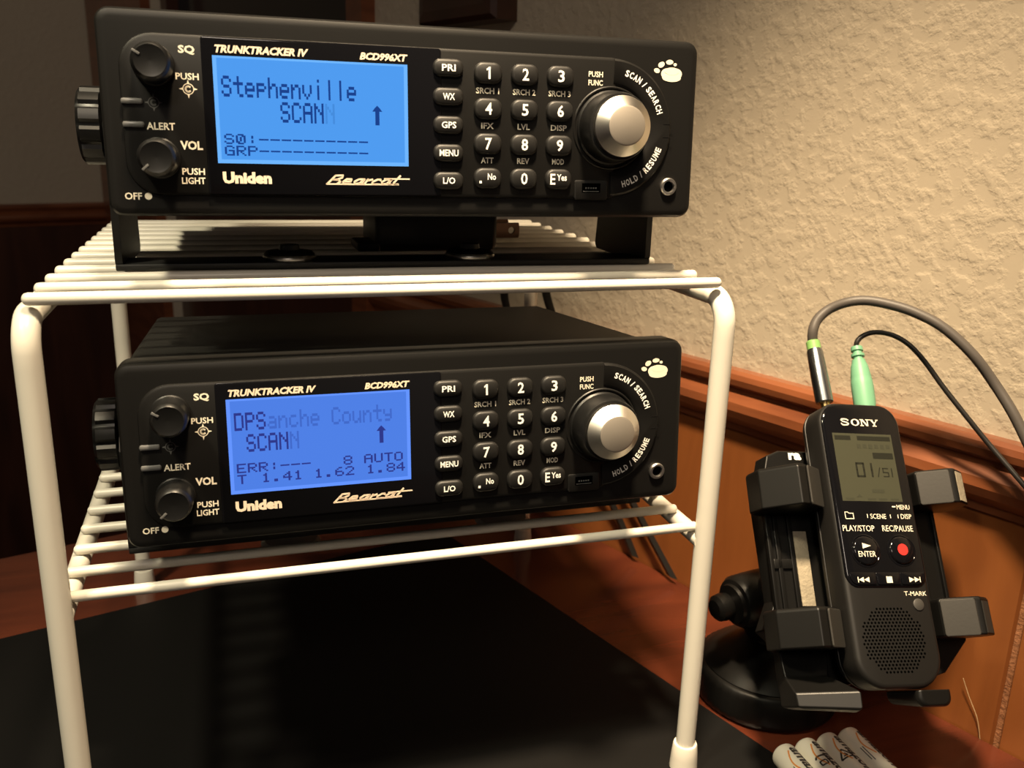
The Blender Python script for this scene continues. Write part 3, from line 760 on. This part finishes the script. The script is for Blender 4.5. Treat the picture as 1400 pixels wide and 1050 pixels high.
# cradle: back plate, rails, four jaws, two feet (in the recorder's frame)
b = B(MH)
pts = [(-18, 23), (-12, 20.5), (54, 20.5), (60.5, 24), (62.5, 40), (62.5, 78), (52, 88), (50, 96), (36, 98.5), (-8, 98.5), (-14, 96), (-19.5, 78)]
def q_(i, y): 
    c = Vector((21, 58)); return [(c.x+(x-c.x)*(1-i*.02), y, c.y+(z-c.y)*(1-i*.015)) for x, z in pts]
b.loft([q_(1.5, 33), q_(0, 31), q_(0, 22.2), q_(.5, 21.4)])
bpz = b.done('back_plate', HB, hol, angle=30)
b = B(MH)
for x0, x1, z0, z1, y0 in ((-19.4, -17.8, 24, 78, 19.6), (-15.6, -13.6, 27, 70, 20.2), (-9.4, -7.4, 26, 72, 20), (-17.5, -8, 48, 52, 20.2), (-17.5, -8, 28, 31, 20.2), (52.5, 53.5, 30, 72, 20.4), (60.5, 62, 30, 78, 19.8)):
    b = B(MH); b.box(x0, x1, y0, 22, z0, z1, .3); b.done('guide_rail', HB, bpz)
b = B(MH); b.box(-7, -.9, 20.3, 22, 33, 63.5, .3); b.done('foam_strip', FOAM, bpz)
b = B(MH); b.text('ra', -3.6, 2.4, 94.4, 97.6, 21.2, bold=.05); b.done('brand_lettering', WHITEP, bpz, smooth=False)
def jaw(poly, z0, z1, padp, up):
    b = B(MH)
    lo, hi = z0, z1
    b.loft([[(x, y, lo+ (1 if True else 0)) for x, y in shrink(poly, .06)], [(x, y, lo+1.2) for x, y in poly], [(x, y, hi-1.2) for x, y in poly], [(x, y, hi) for x, y in shrink(poly, .06)]])
    j = b.done('jaw', HB, hol, angle=25)
    (xa, ya), (xb, yb) = padp
    d = Vector((xb-xa, yb-ya)).normalized(); nn = Vector((d.y, -d.x))
    if nn.y > 0: nn = -nn
    b = B(MH); q = [(xa, ya), (xb, yb), (xb+nn.x*1.0, yb+nn.y*1.0), (xa+nn.x*1.0, ya+nn.y*1.0)]
    b.loft([[(x, y, z0+.8) for x, y in shrink(q, .1)], [(x, y, z0+1.6) for x, y in q], [(x, y, z1-1.6) for x, y in q], [(x, y, z1-.8) for x, y in shrink(q, .1)]])
    b.done('jaw_pad', PAD, j, angle=25)
    return j
def shrink(p, k):
    c = sum((Vector(q) for q in p), Vector((0, 0)))/len(p); return [tuple(Vector(q)*(1-k)+c*k) for q in p]
LP = [(-1.0, 5.5), (-10.5, -1.5), (-14, -2.0), (-25.5, 10), (-25.8, 20), (-22, 24), (-8, 24), (-4, 21), (-1.0, 20.5)]
RP = [(46.6, 8), (58, 1.0), (60.5, .4), (68.2, 5.5), (69.5, 11), (68.5, 22), (62, 24.5), (46, 24.5)]
jaw(LP, 69.2, 87, ((-1.2, 5.2), (-10.4, -1.5)), 1)
jaw(LP, 14.8, 31, ((-1.2, 5.2), (-10.4, -1.5)), 0)
jaw(RP, 71.6, 87.5, ((46.8, 7.8), (58.2, 1.0)), 1)
jaw(RP, 18.4, 34.5, ((46.8, 7.8), (58.2, 1.0)), 0)
for side, z0 in ((1, 71.6), (1, 18.4)):
    b = B(MH); b.loft([[(x, y, z) for x, y in ((60.8, .2), (66.4, 3.8), (65.8, 4.6), (60.4, 1.2))] for z in (z0+1.8, z0+14.2)]); 
    b.done('foam_edge' if z0 > 50 else 'jaw_edge', FOAM if z0 > 50 else PAD, hol, smooth=False)
# lower carriage and arms
b = B(MH)
pts = [(-24, 24), (-14.5, 15), (-6, 7), (1, 1), (14, 3), (24, 3), (40, 2), (55, 6), (68, 18.6), (68, 30), (60, 36), (-18, 36)]
b.loft([[(x, y, z) for x, z in pts] for y in (31.5, 30.5, 22.6, 22)])
b.done('lower_carriage', HB, hol, angle=25)
b = B(MH)
b.loft([[(-20, 21, 16), (1.5, 21, 16), (1.5, 26, 16), (-20, 26, 16)], [(-20, 19, 6), (-2.6, 16, 6), (-1.6, 24, 6), (-20, 26, 6)], [(-20.5, 12, 0), (1.2, 1.5, 0), (1.6, 22, 0), (-20.5, 24, 0)], [(-20.5, 11, -5), (.6, 1, -6.4), (.8, 22, -5), (-20.5, 24, -5)], [(-17, 12, -6), (-1, 3, -7.6), (-.4, 20, -6), (-17, 22, -6)]])
b.done('foot', HB, hol, angle=25)
b = B(MH)
def fr(y, w_, z): return rrp((32-w_, 32+w_, -6.6+z, -.4), (3.2, 3.2, .6, .6), lambda a, c: (a, y, c), 5)
b.loft([fr(24, 5, 1), fr(12, 6.4, .4), fr(2.4, 7.6, 0), fr(1.2, 7.0, .3), fr(.6, 6, .8)])
b.done('foot', HB, hol, angle=30)

for o in [o for o in hol.children_recursive if o.type == 'MESH' and o.name.split('.')[0] in ('jaw', 'jaw_pad', 'foot', 'back_plate', 'lower_carriage')]:
    md = o.modifiers.new('rounded_edges', 'BEVEL'); md.width = .0011 if 'pad' not in o.name else .0004; md.segments = 3; md.limit_method = 'ANGLE'; md.angle_limit = math.radians(28); md.harden_normals = True
# ------------------------------------------------------------------ cables and plugs of the recorder
def smooth_path(pts, k=6):
    P = [Vector(p) for p in pts]; out = []
    for i in range(len(P)-1):
        p0, p1, p2, p3 = P[max(i-1, 0)], P[i], P[i+1], P[min(i+2, len(P)-1)]
        for j in range(k):
            t = j/k
            out.append(.5*((2*p1)+(p2-p0)*t+(2*p0-5*p1+4*p2-p3)*t*t+(3*p1-p0-3*p2+p3)*t**3))
    out.append(P[-1]); return out
GREYC = mat('grey_cable_jacket', (.082, .072, .064), .5, bump=.1, bscale=900, bdist=.0001)
BLKC = mat('black_cable_jacket', (.018, .016, .014), .4)
GRN = mat('green_moulding', (.15, .36, .225), .45)
LIME = mat('lime_band', (.20, .40, .12), .45)
STEEL = mat('blue_grey_metal', (.34, .37, .40), .25, metal=1)
GOLD = mat('gold_contact', (.85, .62, .28), .2, metal=1)
p0 = RR @ (Vector((10.7, 10, 113.2))*KS)+REC
gp = [(255.9, 19.5, 21.6), (255.8, 19.9, 25.8), (258.2, 21.0, 30.2), (263.0, 20.3, 34.5), (268.2, 16.3, 37.8), (273.5, 12.2, 39.0), (279.4, 6.4, 38.4), (285.9, -.7, 36.4), (292.9, -9.4, 31.8), (300.1, -18.4, 23.0), (306.3, -24.9, 12.8), (309.3, -32.6, 3.4), (311.7, -39.1, -6.2), (314.8, -46.9, -18.0), (318.5, -56, -34), (329, -82, -58), (346, -130, -72), (372, -205, -66)]
gc = thing('audio_cable', 'thick grey cable with metal-sleeved plug, left of the two recorder cables', 'cable', p0)
MG = Matrix.Translation(-p0)
g0 = Vector(gp[0]); ax = (g0-p0).normalized(); Lg = (g0-p0).length
b = B(MG); b.tube(smooth_path(gp), 2.0, 14); b.done('cable_jacket', GREYC, gc)
b = B(MG); b.lathe([(1.75, .2), (1.75, 3.4), (2.1, 3.4), (2.1, 4.2)], along(p0, ax), 24); b.done('plug_tip', GOLD, gc)
b = B(MG); b.lathe([(3.1, 3.6), (3.45, 3.9), (3.4, 14), (3.2, Lg-5), (2.9, Lg-3.9), (2.2, Lg-3.9)], along(p0, ax), 32); b.done('plug_sleeve', STEEL, gc)
b = B(MG); b.lathe([(2.2, Lg-4), (2.75, Lg-3.9), (2.75, Lg-.6), (2.4, Lg-.2), (1.9, Lg-.2)], along(p0, ax), 24); b.done('strain_relief', LIME, gc)
p1 = RR @ (Vector((30.0, 10, 113.6))*KS)+REC
bpnt = [(275.3, 16.7, 19.0), (275.4, 16.9, 20.9), (277.2, 16.9, 23.0), (280.3, 15.5, 24.8), (283.5, 13.0, 25.4), (287.4, 8.9, 24.5), (291.3, 4.5, 21.4), (295.4, -.2, 15.7), (300.2, -6.8, 6.7), (305.5, -14.7, -2.8), (310.7, -22.4, -11.9), (314.1, -31.3, -19.5), (317.4, -39.9, -26.9), (319.6, -45.7, -32.2), (323, -55, -42), (332, -80, -62), (350, -130, -78), (378, -205, -74)]
bc = thing('audio_cable', 'thin black cable with pale green moulded plug, right of the two recorder cables', 'cable', p1)
MB_ = Matrix.Translation(-p1); b0 = Vector(bpnt[0]); ax = (b0-p1).normalized(); Lb = (b0-p1).length
b = B(MB_); b.tube(smooth_path(bpnt), 1.05, 12); b.done('cable_jacket', BLKC, bc)
b = B(MB_); b.lathe([(3.0, .1), (3.9, .6), (4.25, 4), (4.3, Lb*.40), (4.15, Lb*.47), (4.0, Lb*.49), (4.0, Lb*.52), (3.3, Lb*.70), (2.7, Lb*.76), (2.6, Lb*.79), (1.9, Lb*.80), (1.9, Lb*.83), (2.6, Lb*.84), (2.6, Lb*.88), (1.8, Lb*.89), (1.8, Lb*.92), (2.4, Lb*.93), (2.3, Lb*.99), (1.2, Lb)], along(p1, ax), 28)
b.done('plug_moulding', GRN, bc)
# ------------------------------------------------------------------ two flat cords behind the rack
for nm, pts, lab in (('cord', [(176, 226, 48), (190, 240, 20), (199, 246, -15), (224, 206, -75), (243, 178, -112), (252, 158, -141)], 'dark flat cord dropping behind the rack, nearer its lower shelf end'),
                     ('cord', [(196, 214, 46), (207, 214, 20), (214, 211, -5), (236, 186, -72), (250, 160, -108), (262, 128, -141)], 'dark flat cord dropping behind the rack, farther right beside the white leg')):
    P = smooth_path(pts); b = B(W0)
    b.loft([[p+WT*-4.2, p+WN*1.2, p+WT*4.2, p-WN*1.2] for p in P])
    tag(b.done(nm, BLKC), lab, 'cord')

# ------------------------------------------------------------------ batteries
WHT = mat('battery_sleeve', (.86, .82, .70), .4)
ORG = mat('battery_orange', (.75, .28, .05), .5)
INK = mat('battery_ink', (.03, .028, .025), .5)
labs = ('leftmost white battery in the row on the desk, orange arc and dark letters', 'second white battery from the left in the row, bracket shaped mark',
        'third white battery from the left in the row, triangular recycling mark', 'rightmost white battery in the row, lettering running along its edge')
BX = (235.0, 245.7, 256.4, 267.1); BYS = (-21.5, -20.6, -20.0, -19.5)
BRD = 5.25
for k in range(4):
    o = (BX[k], BYS[k], DK+BRD)
    bt = thing('battery', labs[k], 'battery', (BX[k], BYS[k]-22, DK), 'white batteries on the desk')
    M0 = Matrix.Translation((0, 22, BRD))
    b = B(M0); b.lathe([(.05, 0), (3.8, 0), (4.4, -.15), (5.0, .5), (BRD, 1.2), (BRD, 42), (5.0, 43), (4.4, 43.4), (2, 43.4)], along((0, 0, 0), (0, -1, 0)), 36); b.done('battery_body', WHT, bt)
    b = B(M0); b.lathe([(1.9, 43.3), (1.9, 44.6), (1.5, 44.9), (.05, 44.9)], along((0, 0, 0), (0, -1, 0)), 20); b.done('terminal', CHROME, bt)
    tw = (-.10, .0, .05, .22)[k]
    def wrap(u, q, yy, tw=tw):            # u runs along the cell, q around it
        a = q/BRD+tw; r = BRD+.05-(yy*.9)
        return (r*math.sin(a), -u, r*math.cos(a))
    b = B(M0); b.text('amazon', 3.2, 25, .2, 3.9, 0, bold=.03, place=wrap); b.done('battery_lettering', INK, bt, smooth=False)
    b = B(M0)
    def wl(bb, pts, wd):
        fine = []
        for (a, c), (d, e) in zip(pts, pts[1:]): fine += [(a+(d-a)*i/6, c+(e-c)*i/6) for i in range(6)]
        fine.append(pts[-1])
        for (a, c), (d, e) in zip(fine, fine[1:]):
            L = math.hypot(d-a, e-c) or 1; nx, nz = -(e-c)/L*wd/2, (d-a)/L*wd/2
            bb.loft([[wrap(*p, yy) for p in ((a+nx, c+nz), (a-nx, c-nz), (d-nx, e-nz), (d+nx, e+nz))] for yy in (.05, -.02)])
    wl(b, [(4.5+1.4*i, -.6-2.0*math.sin(PI*i/9)) for i in range(10)], .6); b.done('smile_arc', ORG, bt, smooth=False)
    b = B(M0)
    if k == 1:
        wl(b, [(12.5, 1), (11.5, .2), (11.3, -3.0), (12.3, -3.8)], .8); wl(b, [(14, -3.2), (14, -.4), (16, -.4), (16, -3.2), (14, -3.2)], .6); b.done('marking', INK, bt, smooth=False)
    elif k == 2:
        wl(b, [(11, -1.8), (15.5, 1.2), (15.5, -4.6), (11, -1.8)], .7); wl(b, [(13.2, -1.8), (14.5, -1.0), (14.5, -2.8)], .5); b.done('marking', INK, bt, smooth=False)
    else:
        wl(b, [(12, -3.4), (20, -3.4)], .35); wl(b, [(12, -4.4), (19, -4.4)], .35); b.done('marking', INK, bt, smooth=False)

# ------------------------------------------------------------------ dark wooden box on the wall, stray fibre
b = B(W0)
s0, s1, z0, z1 = 150, 236, 167, 520
def wr(i, d): return [wp(s0+i, d, z0+i), wp(s1-i, d, z0+i), wp(s1-i, d, z1-i), wp(s0+i, d, z1-i)]
b.loft([wr(0, .2), wr(0, 16), wr(3, 19), wr(9, 20)])
tag(b.done('wooden_box', DARKW, smooth=False), 'dark brown wooden box fixed to the cream wall above the upper radio', 'wooden box')
fp = smooth_path([wp(-177, 6, -120), wp(-180.5, 5, -128), wp(-185, 4.6, -136), wp(-187.5, 4.4, DK+.2)])
b = B(W0); b.tube(fp, .16, 6)
tag(b.done('stray_fibre', mat('pale_fibre', (.5, .36, .2), .6)), 'thin pale fibre leaning on the wood panel right of the recorder', 'fibre')
